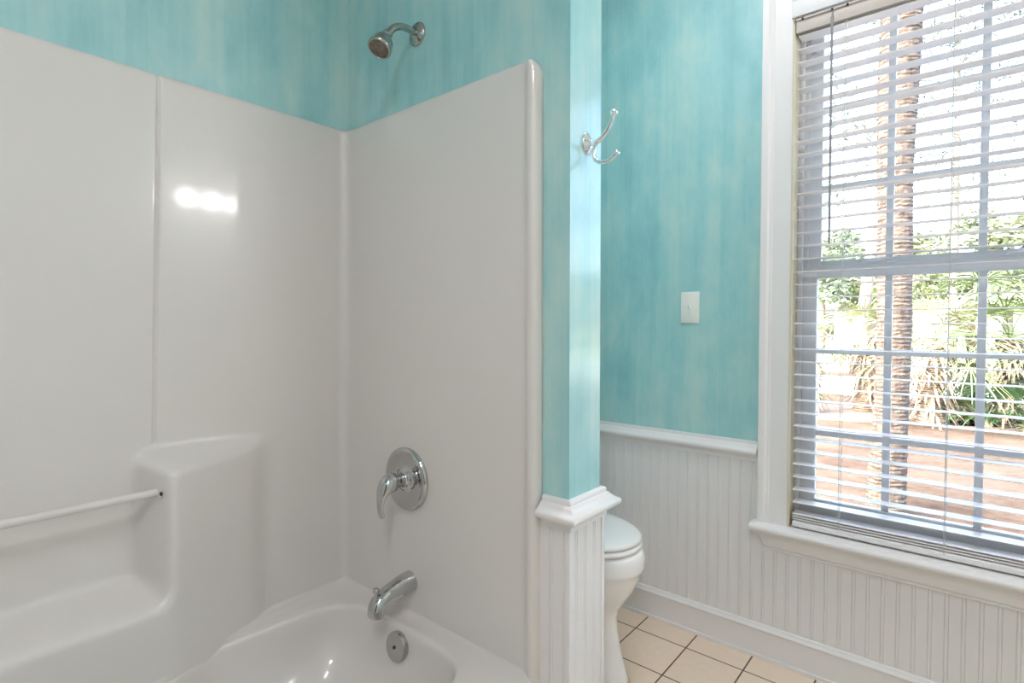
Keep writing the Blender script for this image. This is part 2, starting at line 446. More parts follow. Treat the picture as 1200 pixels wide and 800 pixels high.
# top return to the wall
last = A[-1].copy()
n_ = len(last)
for i in range(n_):
    x, yy, z = last[i]
    if i < len(front) + len(line): last[i] = (x, max(yy, YE + .003), z)
    elif i >= n_ - len(front) - len(line): last[i] = (x, min(yy, -.503), z)
    else: last[i] = (min(x, XL - .004) if x < -1.54 else x, yy if -.44 < yy < .99 else (YE + .003 if yy > 0 else -.503), z)
Aall = np.concatenate([A, last[None]])
nz, ns, _ = Aall.shape
me = bpy.data.meshes.new('surround_wall')
idx = np.arange(nz * ns).reshape(nz, ns)
faces = np.stack([idx[:-1, :-1], idx[1:, :-1], idx[1:, 1:], idx[:-1, 1:]], -1).reshape(-1, 4)
me.from_pydata(Aall.reshape(-1, 3).tolist(), [], faces.tolist()); me.materials.append(FIB)
me.polygons.foreach_set('use_smooth', [True] * len(me.polygons)); me.set_sharp_from_angle(angle=math.radians(60))
so = bpy.data.objects.new('surround_wall', me); C.objects.link(so); rel(so, tub)
so.modifiers.new('shell', 'SOLIDIFY').thickness = .0015

# basin and rim: rings cast from the middle of the tub
RIM = .337
def poly_r(poly, th, c=(-1.2, .28)):
    dx, dy = math.cos(th), math.sin(th); best = 0
    for (ax, ay), (bx_, by) in zip(poly, poly[1:] + poly[:1]):
        ex, ey = bx_ - ax, by - ay; den = dx * ey - dy * ex
        if abs(den) < 1e-12: continue
        t = ((ax - c[0]) * ey - (ay - c[1]) * ex) / den; u = ((ax - c[0]) * dy - (ay - c[1]) * dx) / den
        if t > 0 and -1e-9 <= u <= 1 + 1e-9: best = max(best, t)
    return best
def XLg(y, z): return xl(z) + G(y, z)
zr = int(np.argmin(abs(zv - RIM)))
lside = [(float(A[zr, nf + i, 0]) - .0015, ys[i]) for i in range(len(ys)) if ys[i] < .985]
yy_ = [1.0, .96, .9, .85, .8, .77, .72, .66, .6, .54, .48, .44, .3, .1, -.1, -.3, -.44]
outer = [(-.790, -.473), (-.790, YS + .003), (-1.54, YS + .003)] + [(xl(RIM) + rc - (rc + .003) * math.sin(q), YS - rc + (rc + .003) * math.cos(q)) for q in np.linspace(0, PI / 2, 9)] + lside + [(-1.44, -.473)]
inner_half = [(-1.448, .2), (-1.452, .40), (-1.462, .46), (-1.495, .535), (-1.522, .60), (-1.513, .70), (-1.506, .80), (-1.496, .875), (-1.470, .928), (-1.430, .958), (-1.379, .974), (-1.30, .982), (-1.17, .984), (-1.06, .980), (-.995, .964), (-.955, .935), (-.930, .88), (-.915, .78), (-.905, .6), (-.90, .28)]
inner_half = [(v.x, v.y) for v in spline([(x, y, 0) for x, y in inner_half], 4)]
foot = [(-.90, .1), (-.91, -.2), (-.935, -.33), (-.99, -.40), (-1.1, -.425), (-1.25, -.425), (-1.35, -.40), (-1.42, -.34), (-1.446, -.25), (-1.448, 0)]
inner = inner_half + foot
floor_ = [(-1.36, .72), (-1.30, .80), (-1.2, .83), (-1.08, .80), (-1.03, .70), (-1.01, .3), (-1.03, -.10), (-1.1, -.18), (-1.25, -.18), (-1.33, -.08), (-1.36, .2)]
NT = 520
TH = [2 * PI * i / NT for i in range(NT)]
def ringof(fn): return [fn(th) for th in TH]
Ro = [poly_r(outer, t) for t in TH]; Ri = [poly_r(inner, t) for t in TH]; Rf = [poly_r(floor_, t) for t in TH]
def sm(a, n=2):
    for _ in range(n): a = [(a[i - 1] + 2 * a[i] + a[(i + 1) % len(a)]) / 4 for i in range(len(a))]
    return a
Ri = sm(Ri, 10); Rf = sm(Rf, 24)
def P(th, r, z): return (-1.2 + math.cos(th) * r, .28 + math.sin(th) * r, z)
rg = []
wall_side = [not (math.cos(t) * ro > .34 and abs(math.sin(t) * ro) < .742) for t, ro in zip(TH, Ro)]
# apron on the open side, upstand hidden behind the surround elsewhere
def outerpt(i, off, zfree, zwall): 
    ro = Ro[i]
    return P(TH[i], ro - off, zwall if wall_side[i] else zfree)
rg.append([P(TH[i], Ro[i] + .004, (.40 if wall_side[i] else 0.0)) for i in range(NT)])
rg.append([P(TH[i], Ro[i] + (.003 if wall_side[i] else .0), (.372 if wall_side[i] else .25)) for i in range(NT)])
rg.append([P(TH[i], Ro[i] - (.001 if wall_side[i] else .0), (.355 if wall_side[i] else RIM - .02)) for i in range(NT)])
rg.append([P(TH[i], max(Ri[i] + .002, Ro[i] - .006), (.347 if wall_side[i] else RIM - .006)) for i in range(NT)])
rg.append([P(TH[i], max(Ri[i] + .0015, Ro[i] - .018), RIM + (.003 if wall_side[i] else 0)) for i in range(NT)])
rg.append([P(TH[i], max(Ri[i] + .001, Ri[i] * .55 + Ro[i] * .45 - .004), RIM) for i in range(NT)])
for d, z in ((0.0, RIM), (-.006, RIM - .002), (-.011, RIM - .007), (-.014, RIM - .016)):
    rg.append([P(TH[i], Ri[i] + d, z) for i in range(NT)])
for k in range(1, 15):
    t = k / 14; z = (RIM - .016) * (1 - t) + .075 * t
    rg.append([P(TH[i], (Ri[i] - .014) * (1 - t ** 2.6) + Rf[i] * t ** 2.6 - .02 * t * (1 - t), z) for i in range(NT)])
rg.append([P(TH[i], Rf[i] * .88, .062) for i in range(NT)]); rg.append([P(TH[i], Rf[i] * .5, .056) for i in range(NT)]); rg.append([P(TH[i], .01, .052) for i in range(NT)])
T('basin', loft(bmesh.new(), rg, True, False, True), FIB, smooth=True, auto=60)
b = bmesh.new(); tube(b, [(-1.503, .462, .789), (-1.503, .20, .789), (-1.503, -.10, .789), (-1.503, -.462, .789)], .0095, 16, smoothpath=False)
T('grab_bar', b, FIB, smooth=True, auto=60)
b = lathe(bmesh.new(), [(0, .0135), (.002, .0135), (.003, .0105), (.0025, .004)], (-1.492, .4545, .7865), (.25, -1, 0), 20)
T('bar_end_socket', b, FIB, auto=40)
T('bar_end_gap', lathe(bmesh.new(), [(0, .0050), (.002, .0050)], (-1.478, .4535, .790), (.3, -1, 0), 12), DARK)

# ------------------------------------------------------------------ chrome bath fittings
def thing(name, label, cat, loc, group=None): return tag(empty(name, loc), label, cat, group)
# shower head on its arm
hx = -1.232
sh = thing('shower_fixture', 'chrome shower head on a bent arm, on the teal wall above the tub', 'shower head', (hx, YE, 2.03))
rel(obj('wall_flange', lathe(bmesh.new(), [(0, .033), (.003, .0335), (.006, .031), (.009, .025), (.013, .020), (.015, .0125)], (hx, YE, 2.028), (0, -1, 0)), CHROME_SH, smooth=True, auto=50), sh)
rel(obj('shower_arm', tube(bmesh.new(), [(hx, YE, 2.028), (hx, 1.015, 2.030), (hx, .985, 2.026), (hx, .960, 2.012), (hx, .944, 1.994), (hx, .936, 1.982)], .0098, 20), CHROME_SH, smooth=True, auto=60), sh)
ax = Vector((.10, -.52, -.85)).normalized(); o0 = Vector((hx, .938, 1.986))
rel(obj('swivel_nut', lathe(bmesh.new(), [(-.004, .011), (-.002, .0135), (.006, .0138), (.008, .012), (.012, .0145), (.016, .0135)], o0, ax), CHROME_SH, smooth=True, auto=40), sh)
head = rel(obj('spray_head', lathe(bmesh.new(), [(.010, .010), (.014, .016), (.020, .0215), (.030, .0265), (.042, .0300), (.052, .0318), (.058, .0325), (.062, .0320), (.064, .0300), (.0635, .0275), (.061, .0265)], o0, ax), CHROME_SH, smooth=True, auto=40), sh)
b = bmesh.new(); lathe(b, [(.058, .0262), (.0615, .026), (.0620, .022), (.0612, .0215), (.0612, .0195), (.0622, .019), (.0622, .014), (.0612, .0135), (.0612, .0105), (.0624, .010), (.0624, .0)], o0, ax)
sub(obj('spray_face', b, RUB, auto=30), head)
# tub valve
vx, vz = -1.262, .7415
va = thing('shower_valve', 'round chrome shower valve with a curved lever on the tub wall', 'faucet', (vx, YS, vz))
b = lathe(bmesh.new(), [(0, .0915), (.005, .0925), (.011, .0905), (.0145, .085), (.0150, .077), (.0125, .070), (.0095, .062), (.0090, .050), (.0105, .040), (.015, .031), (.021, .026), (.022, .0)], (vx, YS, vz), (0, -1, 0), 64)
rel(obj('escutcheon', b, CHROME, smooth=True, auto=50), va)
b = lathe(bmesh.new(), [(.012, .024), (.022, .023), (.024, .021), (.044, .0205), (.046, .0225), (.056, .0225)], (vx, YS, vz), (0, -1, .02), 32)
rel(obj('valve_stem', b, CHROME, smooth=True, auto=40), va)
b = tube(bmesh.new(), [(vx, .980, vz), (vx, .968, vz + .001), (vx + .0, .952, vz - .004), (vx - .001, .938, vz - .020), (vx - .001, .929, vz - .043), (vx - .001, .927, vz - .066), (vx - .001, .931, vz - .086), (vx - .001, .933, vz - .095)],
         [.022, .0275, .0280, .0235, .0165, .0130, .0130, .0055], 24, 6, up=(0, 0, 1), flat=[1, 1, .95, .72, .55, .45, .45, .45])
rel(obj('lever', b, CHROME, smooth=True, auto=70), va)
# tub spout
px = -1.252
sp = thing('tub_spout', 'chrome tub spout with a small lift knob, below the valve', 'spout', (px, YS, .44))
b = tube(bmesh.new(), [(px, YS, .4385), (px, 1.000, .4370), (px, .965, .432), (px, .935, .4255), (px, .914, .4155), (px, .904, .401), (px, .902, .384)],
         [.0315, .0310, .0285, .0270, .0268, .0262, .0245], 28, 6, up=(0, 0, 1), flat=[1, 1, .98, .96, .96, .92, .84])
sb_ = rel(obj('spout_body', b, CHROME, smooth=True, auto=60), sp)
sub(obj('spout_mouth', lathe(bmesh.new(), [(0, .0150), (.002, .0150)], (px, .902, .3835), (0, 0, -1), 20), DARK), sb_)
b = lathe(bmesh.new(), [(0, .004), (.012, .0042), (.014, .0085), (.018, .0095), (.023, .0095), (.026, .0075), (.026, 0)], (px, .905, .436), (0, -.12, 1), 20)
rel(obj('diverter_knob', b, CHROME, smooth=True, auto=40), sp)
# overflow plate
ox, oy, oz = -1.231, .958, .2815
ov = thing('overflow_plate', 'round chrome overflow plate on the basin wall under the spout', 'drain cover', (ox, oy, oz))
axo = (0, -1, .14)
plt = rel(obj('plate', lathe(bmesh.new(), [(-.016, .040), (.002, .0410), (.006, .0405), (.0085, .0390), (.0095, .030), (.0105, .0)], (ox, oy, oz), axo, 48), CHROME_SH, smooth=True, auto=50), ov)
sub(obj('screw', lathe(bmesh.new(), [(.0095, .0052), (.0125, .0045), (.0125, .0)], (ox, oy, oz), axo, 16), DARK, auto=40), plt)

# ------------------------------------------------------------------ robe hook on the end of the partition
hkx, hky, hkz = XE, 1.1145, 1.6235
hk = thing('robe_hook', 'chrome double robe hook on the narrow end of the partition', 'hook', (hkx, hky, hkz))
b = lathe(bmesh.new(), [(0, .0265), (.002, .0270), (.004, .0255), (.006, .0215), (.0075, .0185), (.009, .0175), (.0115, .013), (.013, .0075), (.013, 0)], (hkx, hky, hkz), (1, 0, 0), 40)
for v in b.verts: v.co.y = hky + (v.co.y - hky) * .72
rel(obj('hook_plate', b, CHROME_HI, smooth=True, auto=50), hk)
def H(x, z): return (x, hky, z)
b = tube(bmesh.new(), [H(-.697, 1.6225), H(-.684, 1.621), H(-.668, 1.627), H(-.652, 1.641), H(-.640, 1.659), H(-.633, 1.676)], [.0068, .0058, .0056, .0050, .0044, .0040], 16)
lathe(b, [(0, .0035), (.002, .006), (.005, .0088), (.0085, .0095), (.012, .0078), (.014, .003), (.0142, 0)], H(-.634, 1.673), (.25, 0, 1), 20)
rel(obj('upper_prong', b, CHROME_HI, smooth=True, auto=60), hk)
b = tube(bmesh.new(), [H(-.676, 1.6225), H(-.6825, 1.612), H(-.685, 1.597), H(-.680, 1.582), H(-.667, 1.5735), H(-.650, 1.572), H(-.636, 1.577), H(-.626, 1.585)], [.0044, .0046, .0048, .0048, .0048, .0046, .0044, .0042], 16)
lathe(b, [(0, .0035), (.002, .0055), (.005, .0072), (.008, .0072), (.0105, .0055), (.0115, 0)], H(-.628, 1.583), (.72, 0, .7), 20)
rel(obj('lower_prong', b, CHROME_HI, smooth=True, auto=60), hk)

# ------------------------------------------------------------------ light switch
sw = thing('light_switch', 'ivory toggle light switch plate on the teal wall beside the window', 'light switch', (-.830, YW, 1.258))
cp = rel(obj('cover_plate', box(-.8665, -.7935, YW - .0065, YW, 1.1975, 1.3185, .003), PLATE, auto=40), sw)
b = bmesh.new(); bx(b, -.8355, -.8245, YW - .0075, YW - .004, 1.246, 1.270, .0005)
rel(obj('toggle_slot', b, SEATM), sw)
b = bmesh.new(); prism(b, [(0, 0), (-.013, .009), (-.0145, .014), (-.006, .013), (0, .010)], lambda p, q, e: (e, YW - .007 + p, 1.254 + q), (-.8338, -.8262))
rel(obj('toggle', b, PLATE, auto=30), sw)
for z in (1.2275, 1.2885):
    sub(obj('screw', lathe(bmesh.new(), [(0, .0032), (.0008, .0030), (.0012, .0)], (-.830, YW - .0062, z), (0, -1, 0), 14), PLATE, auto=30), cp)

# ------------------------------------------------------------------ toilet behind the partition
ty = 1.600
to = thing('toilet', 'white toilet with closed lid half hidden behind the partition', 'toilet', (-1.15, ty, 0))
def egg(xf, xb, hw, z, n=56, sq=2.15, yc=ty):
    """egg outline: front reach xf, back reach xb (world x), half width hw"""
    cx = xb + (xf - xb) * .42; out = []
    for i in range(n):
        t = 2 * PI * i / n; c, s = math.cos(t), math.sin(t)
        a = (xf - cx) if c > 0 else (cx - xb)
        out.append((cx + a * math.copysign(abs(c) ** (2 / sq), c), yc + hw * math.copysign(abs(s) ** (2 / sq), s), z))
    return out
rings = [egg(-.852, -1.42, .116, 0.0), egg(-.850, -1.42, .118, .012), egg(-.860, -1.415, .108, .035), egg(-.878, -1.41, .098, .10), egg(-.891, -1.40, .093, .17), egg(-.893, -1.40, .095, .215),
         egg(-.882, -1.40, .108, .245), egg(-.857, -1.40, .132, .280), egg(-.832, -1.40, .155, .320), egg(-.815, -1.40, .171, .360), egg(-.809, -1.40, .176, .381), egg(-.8025, -1.40, .181, .388),
         egg(-.800, -1.40, .184, .398), egg(-.801, -1.40, .185, .425), egg(-.806, -1.40, .183, .442), egg(-.812, -1.40, .180, .4485), egg(-.83, -1.38, .16, .4505)]
rel(obj('bowl', loft(bmesh.new(), rings, True, True, True), CER, smooth=True, auto=60), to)
rings = [egg(-.822, -1.31, .176, .4545), egg(-.816, -1.31, .181, .4560), egg(-.813, -1.31, .183, .4620), egg(-.815, -1.31, .182, .4690), egg(-.822, -1.31, .177, .4715)]
rel(obj('seat', loft(bmesh.new(), rings, True, True, True), SEATM, smooth=True, auto=60), to)
rings = [egg(-.824, -1.32, .175, .4755), egg(-.818, -1.32, .180, .4770), egg(-.815, -1.32, .1825, .4820), egg(-.817, -1.32, .182, .4890), egg(-.826, -1.318, .175, .4930), egg(-.87, -1.30, .14, .4965), egg(-.95, -1.25, .08, .4985)]
rel(obj('lid', loft(bmesh.new(), rings, True, True, True), SEATM, smooth=True, auto=60), to)
rel(obj('tank', box(-1.570, -1.375, ty - .215, ty + .215, .40, .77, .03, seg=4), CER, smooth=True, auto=60), to)
rel(obj('tank_lid', box(-1.575, -1.365, ty - .225, ty + .225, .772, .805, .012, seg=3), CER, smooth=True, auto=60), to)
b = bmesh.new(); lathe(b, [(0, .011), (.008, .010), (.010, 0)], (-1.375, ty - .15, .70), (1, 0, 0), 16); tube(b, [(-1.364, ty - .15, .70), (-1.358, ty - .12, .697), (-1.360, ty - .08, .692)], [.006, .005, .006], 10)
rel(obj('flush_handle', b, CHROME, smooth=True, auto=50), to)
rel(obj('caulk_line', loft(bmesh.new(), [egg(-.846, -1.42, .122, 0.0005), egg(-.850, -1.42, .119, .004)], True, True, True), CAULK), to)

# ------------------------------------------------------------------ room lamps and added fill lights (just outside the frame)
vl = thing('vanity_light', 'chrome vanity light bar with three frosted globe bulbs on the right wall', 'wall light', (XR, 1.67, 2.00))
rel(obj('back_bar', box(XR - .03, XR, 1.40, 1.94, 1.96, 2.04, .004), CHROME, auto=40), vl)
for y in (1.50, 1.67, 1.84):
    g = bmesh.new(); bmesh.ops.create_uvsphere(g, u_segments=24, v_segments=16, radius=.058)
    bmesh.ops.translate(g, verts=g.verts, vec=(XR - .095, y, 2.00)); rel(obj('bulb', g, BULB, smooth=True), vl)
cl = thing('ceiling_light', 'round frosted flush dome light on the ceiling', 'ceiling light', (-.15, -.1, ZC))
rel(obj('light_base', lathe(bmesh.new(), [(0, .17), (.02, .17), (.025, .16)], (-.15, -.1, ZC), (0, 0, -1), 48), CHROME, auto=40), cl)
rel(obj('glass_dome', lathe(bmesh.new(), [(.02, .155), (.045, .15), (.07, .13), (.09, .09), (.10, .04), (.102, 0)], (-.15, -.1, ZC), (0, 0, -1), 48), DOME, smooth=True), cl)
def area(name, loc, size, watts, col, target=None):
    l = bpy.data.lights.new(name, 'AREA'); l.shape = 'DISK'; l.size = size; l.energy = watts; l.color = col
    o = bpy.data.objects.new(name, l); C.objects.link(o); o.location = loc
    if target is not None: o.rotation_euler = (Vector(target) - Vector(loc)).to_track_quat('-Z', 'Y').to_euler()
    return o
area('dome_lamp', (-.15, -.1, ZC - .11), .30, 6.0, (1, .92, .965))
for i, (x, y) in enumerate(((.35, -.75), (-.62, 1.36))):  # unseen downlights, added to fill the walls and the toilet alcove
    dl = thing('added_downlight', ['added round ceiling fill light, out of view behind the camera', 'added round ceiling fill light, out of view above the floor beside the toilet'][i], 'ceiling light', (x, y, ZC), 'added ceiling fill lights')
    rel(obj('trim_ring', lathe(bmesh.new(), [(0, .09), (.004, .088), (.006, .075), (.001, .07)], (x, y, ZC), (0, 0, -1), 40), TRIM, smooth=True, auto=40), dl)
    rel(obj('lens', lathe(bmesh.new(), [(0, .07), (.002, .07)], (x, y, ZC), (0, 0, -1), 32), DOME), dl)
    area('added_fill_lamp', (x, y, ZC - .012), .16, (16, 6.8)[i], (1, .92, .965))

WOOD = vary(mat('added_dark_door', (.2, .12, .08), .4), (.10, .06, .04), (.17, .11, .08), 5, (1, 1, .15))
dr = struct(empty('added_door_1', (.2, YN, 0)))  # unseen door, added so the chrome has something dark to reflect
b = bmesh.new(); bx(b, -.35, .45, YN, YN + .035, 0, 2.03, .003)
for z0, z1 in ((.15, .85), (1.0, 1.88)):
    for x0 in (-.25, .09): bx(b, x0, x0 + .26, YN + .030, YN + .045, z0, z1, .008)
rel(obj('door_panel', b, WOOD, auto=40), dr)
b = bmesh.new(); bx(b, -.45, -.355, YN, YN + .022, 0, 2.13, .004); bx(b, .455, .55, YN, YN + .022, 0, 2.13, .004); bx(b, -.45, .55, YN, YN + .022, 2.035, 2.13, .004)
rel(obj('door_frame', b, TRIM, auto=40), dr)
rel(obj('door_knob', lathe(bmesh.new(), [(0, .026), (.004, .026), (.008, .010), (.03, .010), (.036, .024), (.05, .028), (.06, .020), (.064, 0)], (-.29, YN + .035, .95), (0, 1, 0), 24), CHROME, smooth=True, auto=50), dr)

# ------------------------------------------------------------------ outdoors
GZ = -.5
GROUND = mat('pine_straw_ground', (.6, .5, .4), .95, spec=0)
pos = N(GROUND, 'ShaderNodeNewGeometry').outputs['Position']
f1 = noise_vec(GROUND, 1, 1, 1, .9, 5, .65, pos); f2 = noise_vec(GROUND, 1, 2.5, 1, 9, 5, .7, pos)
ff = math_(GROUND, 'ADD', math_(GROUND, 'MULTIPLY', f1, .5), math_(GROUND, 'MULTIPLY', f2, .5))
L(GROUND, ramp(GROUND, ff, [(.36, (.045, .030, .023)), (.47, (.070, .052, .041)), (.60, (.100, .080, .066))]), bsdf(GROUND).inputs['Base Color'])
bump(GROUND, f2, .8, .04)
ROAD = vary(mat('pale_concrete', (.6, .6, .6), .9), (.52, .52, .54), (.62, .62, .63), 2)
MULCH = vary(mat('brown_mulch', (.2, .13, .1), .95), (0.109, 0.075, 0.058), (0.231, 0.170, 0.136), 14, bumpd=.03)
LAWN = vary(mat('lawn', (.3, .4, .15), .95), (0.204, 0.245, 0.095), (0.313, 0.340, 0.163), 6)
BARK = mat('palm_bark', (.3, .2, .15), .9)
pos = N(BARK, 'ShaderNodeNewGeometry').outputs['Position']
r1 = noise_vec(BARK, 1.5, 1.5, 3.2, 7, 5, .75, pos); r2 = noise_vec(BARK, 3, 3, .6, 14, 4, .7, pos)
fb = math_(BARK, 'ADD', math_(BARK, 'MULTIPLY', r1, .6), math_(BARK, 'MULTIPLY', r2, .4))
L(BARK, ramp(BARK, fb, [(.38, (.018, .012, .009)), (.48, (.062, .045, .035)), (.62, (.115, .092, .074))]), bsdf(BARK).inputs['Base Color'])
bump(BARK, fb, .6, .02)
PBARK = vary(mat('pine_bark', (.3, .25, .22), .9), (0.101, 0.080, 0.071), (0.177, 0.152, 0.139), 8, (1, 1, .3), .02)
HUSK = vary(mat('dry_palm_husk', (.5, .4, .3), .9), (0.169, 0.122, 0.084), (0.261, 0.211, 0.160), 9)
FR_G = vary(mat('green_frond', (.15, .25, .08), .6), (0.042, 0.080, 0.029), (0.109, 0.152, 0.055), 3)
FR_Y = vary(mat('pale_frond', (.35, .4, .2), .6), (0.135, 0.160, 0.067), (0.219, 0.228, 0.126), 3)
FR_D = vary(mat('deep_green_frond', (.08, .2, .06), .6), (0.025, 0.067, 0.025), (0.059, 0.126, 0.042), 3)
LEAF_P = vary(mat('pale_leaf', (.4, .48, .28), .7), (0.152, 0.186, 0.109), (0.236, 0.261, 0.169), 2)
LEAF_D = vary(mat('dusky_leaf', (.2, .3, .2), .7), (0.084, 0.126, 0.084), (0.143, 0.177, 0.118), 2)
NEEDLE = vary(mat('pine_needle', (.3, .36, .28), .8), (0.054, 0.071, 0.054), (0.085, 0.097, 0.071), 4)
HOUSEM = vary(mat('pale_house_siding', (.7, .7, .68), .8), (.68, .68, .66), (.74, .74, .72), 1)
ROOFM = vary(mat('grey_shingle', (.4, .4, .42), .9), (.34, .34, .36), (.46, .46, .48), 6)

struct(obj('ground', box(-60, 60, 2.2, 90, GZ - .3, GZ), GROUND))
def patch(name, pts, z, m, label, cat):
    b = bmesh.new(); lo = [b.verts.new((x, y, GZ - .05)) for x, y in pts]; hi = [b.verts.new((x, y, z)) for x, y in pts]
    b.faces.new(hi); b.faces.new(lo[::-1])
    for i in range(len(pts)):
        j = (i + 1) % len(pts); b.faces.new((lo[i], lo[j], hi[j], hi[i]))
    return tag(obj(name, b, m), label, cat, kind='structure')
def blob(cx, cy, rx, ry, n=40, j=.12):
    r_ = random.Random(int(abs(cx * 91 + cy * 7))); ph = [r_.uniform(0, 6.28) for _ in range(4)]
    return [(cx + math.cos(t) * rx * (1 + j * math.sin(3 * t + ph[0]) + j * .6 * math.sin(7 * t + ph[1])), cy + math.sin(t) * ry * (1 + j * math.sin(2 * t + ph[2]) + j * .5 * math.sin(5 * t + ph[3]))) for t in [2 * PI * i / n for i in range(n)]]
patch('driveway', [(-30, 15.5), (30, 14.2), (30, 19), (-30, 20.5)], GZ + .012, ROAD, 'pale concrete street beyond the yard', 'street')
patch('planting_bed', blob(-2.1, 12.0, 2.3, 1.2), GZ + .03, MULCH, 'brown mulch bed left of the big palm trunk', 'mulch bed')
patch('planting_bed', blob(1.0, 12.5, 2.0, 1.15), GZ + .03, MULCH, 'brown mulch bed right of the big palm trunk', 'mulch bed')
patch('lawn', [(-40, 22), (40, 21), (40, 60), (-40, 60)], GZ + .02, LAWN, 'sunlit lawn across the street', 'lawn')

def rough_trunk(path, rad, seg=28, ringh=.035, amp=.06, seed=1):
    rd = random.Random(seed); P_ = spline(path, 14); R_ = [v.x for v in spline([(r, 0, 0) for r in rad], 14)]
    Ls = [0]
    for a, c in zip(P_, P_[1:]): Ls.append(Ls[-1] + (c - a).length)
    n = int(Ls[-1] / ringh) * 2; rings = []; k = 0
    for i in range(n + 1):
        s = Ls[-1] * i / n
        while k < len(Ls) - 2 and Ls[k + 1] < s: k += 1
        t = (s - Ls[k]) / max(Ls[k + 1] - Ls[k], 1e-6); p = P_[k].lerp(P_[k + 1], t); r = R_[k] * (1 - t) + R_[k + 1] * t
        row = 1 + (rd.uniform(.2, .8) * amp if i % 2 else -amp * rd.uniform(0, .5))
        rings.append([(p.x + math.cos(q) * r * (row + rd.uniform(-amp, amp) * .55), p.y + math.sin(q) * r * (row + rd.uniform(-amp, amp) * .55), p.z + rd.uniform(-.006, .006)) for q in [2 * PI * j / seg for j in range(seg)]])
    return loft(bmesh.new(), rings, True, True, True)
def leaflet(bm, a, d, n, ln, w, droop):
    """narrow leaf blade folded along its midrib"""
    s = d.cross(n).normalized(); pts = []
    for t in (0, .35, .7, 1):
        c = a + d * (ln * t) + Vector((0, 0, -droop * ln * t * t)); ww = w * (1 - t) ** .6 * (.5 + min(1, t * 3) * .5)
        pts.append((c - s * ww + n * ww * .3, c, c + s * ww + n * ww * .3))
    V = [[bm.verts.new(q) for q in p] for p in pts]
    for u, v in zip(V, V[1:]):
        bm.faces.new((u[0], u[1], v[1], v[0])); bm.faces.new((u[1], u[2], v[2], v[1]))
def fan_frond(bm, base, az, el, stem, ln, rd, n=16, w=.02):
    d = Vector((math.cos(az) * math.cos(el), math.sin(az) * math.cos(el), math.sin(el)))
    tip = base + d * stem + Vector((0, 0, -.12 * stem))
    tube(bm, [base, base + d * stem * .5 + Vector((0, 0, .02 * stem)), tip], [.012, .009, .006], 5, 3)
    side = d.cross(Vector((0, 0, 1))).normalized(); up = side.cross(d).normalized()
    for i in range(n):
        a = math.radians(-95 + 190 * i / (n - 1)) + rd.uniform(-.05, .05)
        dd = (d * math.cos(a) + side * math.sin(a)).normalized()
        leaflet(bm, tip, dd, up, ln * (1 - .25 * abs(a) / 1.7) * rd.uniform(.85, 1.1), w, rd.uniform(.25, .6))
def crown(bm, c, nf, stem, ln, rd, lo=-.9, hi=1.2, nl=16, w=.014):
    nf = int(nf * .75)
    for i in range(nf):
        fan_frond(bm, Vector(c), i * 2.399 + rd.uniform(-.3, .3), rd.uniform(lo, hi), stem * rd.uniform(.8, 1.15), ln, rd, nl, w)
    return bm
def palm(x, y, path, rad, seed, label, nf=24, stem=.8, ln=.75, leaf=FR_G, husk=0, bark=BARK, amp=.06, group=None, lo=-.9):
    rd = random.Random(seed); r = tag(empty('palm_tree', (x, y, GZ)), label, 'palm tree', group)
    rel(obj('trunk', rough_trunk(path, rad, amp=amp, seed=seed), bark, auto=None), r)
    top = path[-1]
    o = rel(obj('fronds', crown(bmesh.new(), top, nf, stem, ln, rd, lo=lo), leaf), r); o['kind'] = 'stuff'
    if husk:
        b = bmesh.new()
        for i in range(husk):
            t = rd.uniform(.15, .98); k = min(int(t * (len(path) - 1)), len(path) - 2); a = Vector(path[k]).lerp(Vector(path[k + 1]), t * (len(path) - 1) - k)
            az = rd.uniform(0, 6.28); d = Vector((math.cos(az), math.sin(az), rd.uniform(-1.2, .5))).normalized()
            leaflet(b, a + Vector((math.cos(az), math.sin(az), 0)) * rad[k] * .9, d, Vector((0, 0, 1)), rd.uniform(.15, .42), .03, rd.uniform(.2, .9))
        o = rel(obj('dry_husks', b, HUSK), r); o['kind'] = 'stuff'
    return r
palm(-.54, 5.75, [(-.545, 5.75, GZ - .02), (-.535, 5.75, 0), (-.520, 5.75, .4), (-.508, 5.75, 1.0), (-.510, 5.75, 1.8), (-.520, 5.75, 2.5), (-.512, 5.75, 3.2), (-.495, 5.75, 3.9), (-.47, 5.75, 6.2)],
     [.150, .138, .128, .124, .126, .130, .148, .150, .150], 3, 'thick brown palm trunk standing in the middle of the window view', nf=34, stem=1.1, ln=1.0, husk=0, amp=.045)
# smaller palms across the yard
palm(-2.32, 11.3, [(-2.32, 11.3, GZ), (-2.30, 11.3, .2), (-2.34, 11.3, .75)], [.17, .15, .13], 11, 'short shaggy palm at the far left of the view, standing on the mulch', nf=16, stem=.45, ln=.5, leaf=FR_Y, husk=150, bark=HUSK, amp=.15, lo=-.2)
palm(-1.55, 12.2, [(-1.55, 12.2, GZ), (-1.50, 12.2, .3), (-1.48, 12.2, 1.0)], [.16, .14, .14], 12, 'short shaggy palm just left of the big trunk, dry husks all round', nf=22, stem=.6, ln=.7, leaf=FR_Y, husk=150, bark=HUSK, amp=.15, lo=-.6)
palm(-.47, 11.4, [(-.47, 11.4, GZ), (-.50, 11.4, .1), (-.44, 11.4, .9)], [.20, .17, .16], 13, 'pale husked palm just right of the big trunk', nf=26, stem=.7, ln=.8, leaf=FR_Y, husk=190, bark=HUSK, amp=.15, lo=-.6)
palm(.62, 11.8, [(.45, 11.8, GZ), (.50, 11.8, .3), (.48, 11.8, .95)], [.16, .15, .17], 14, 'brown palm by the right muntin with green fan fronds', nf=30, stem=.7, ln=.8, leaf=FR_G, husk=120, bark=BARK, amp=.15, lo=-.7)
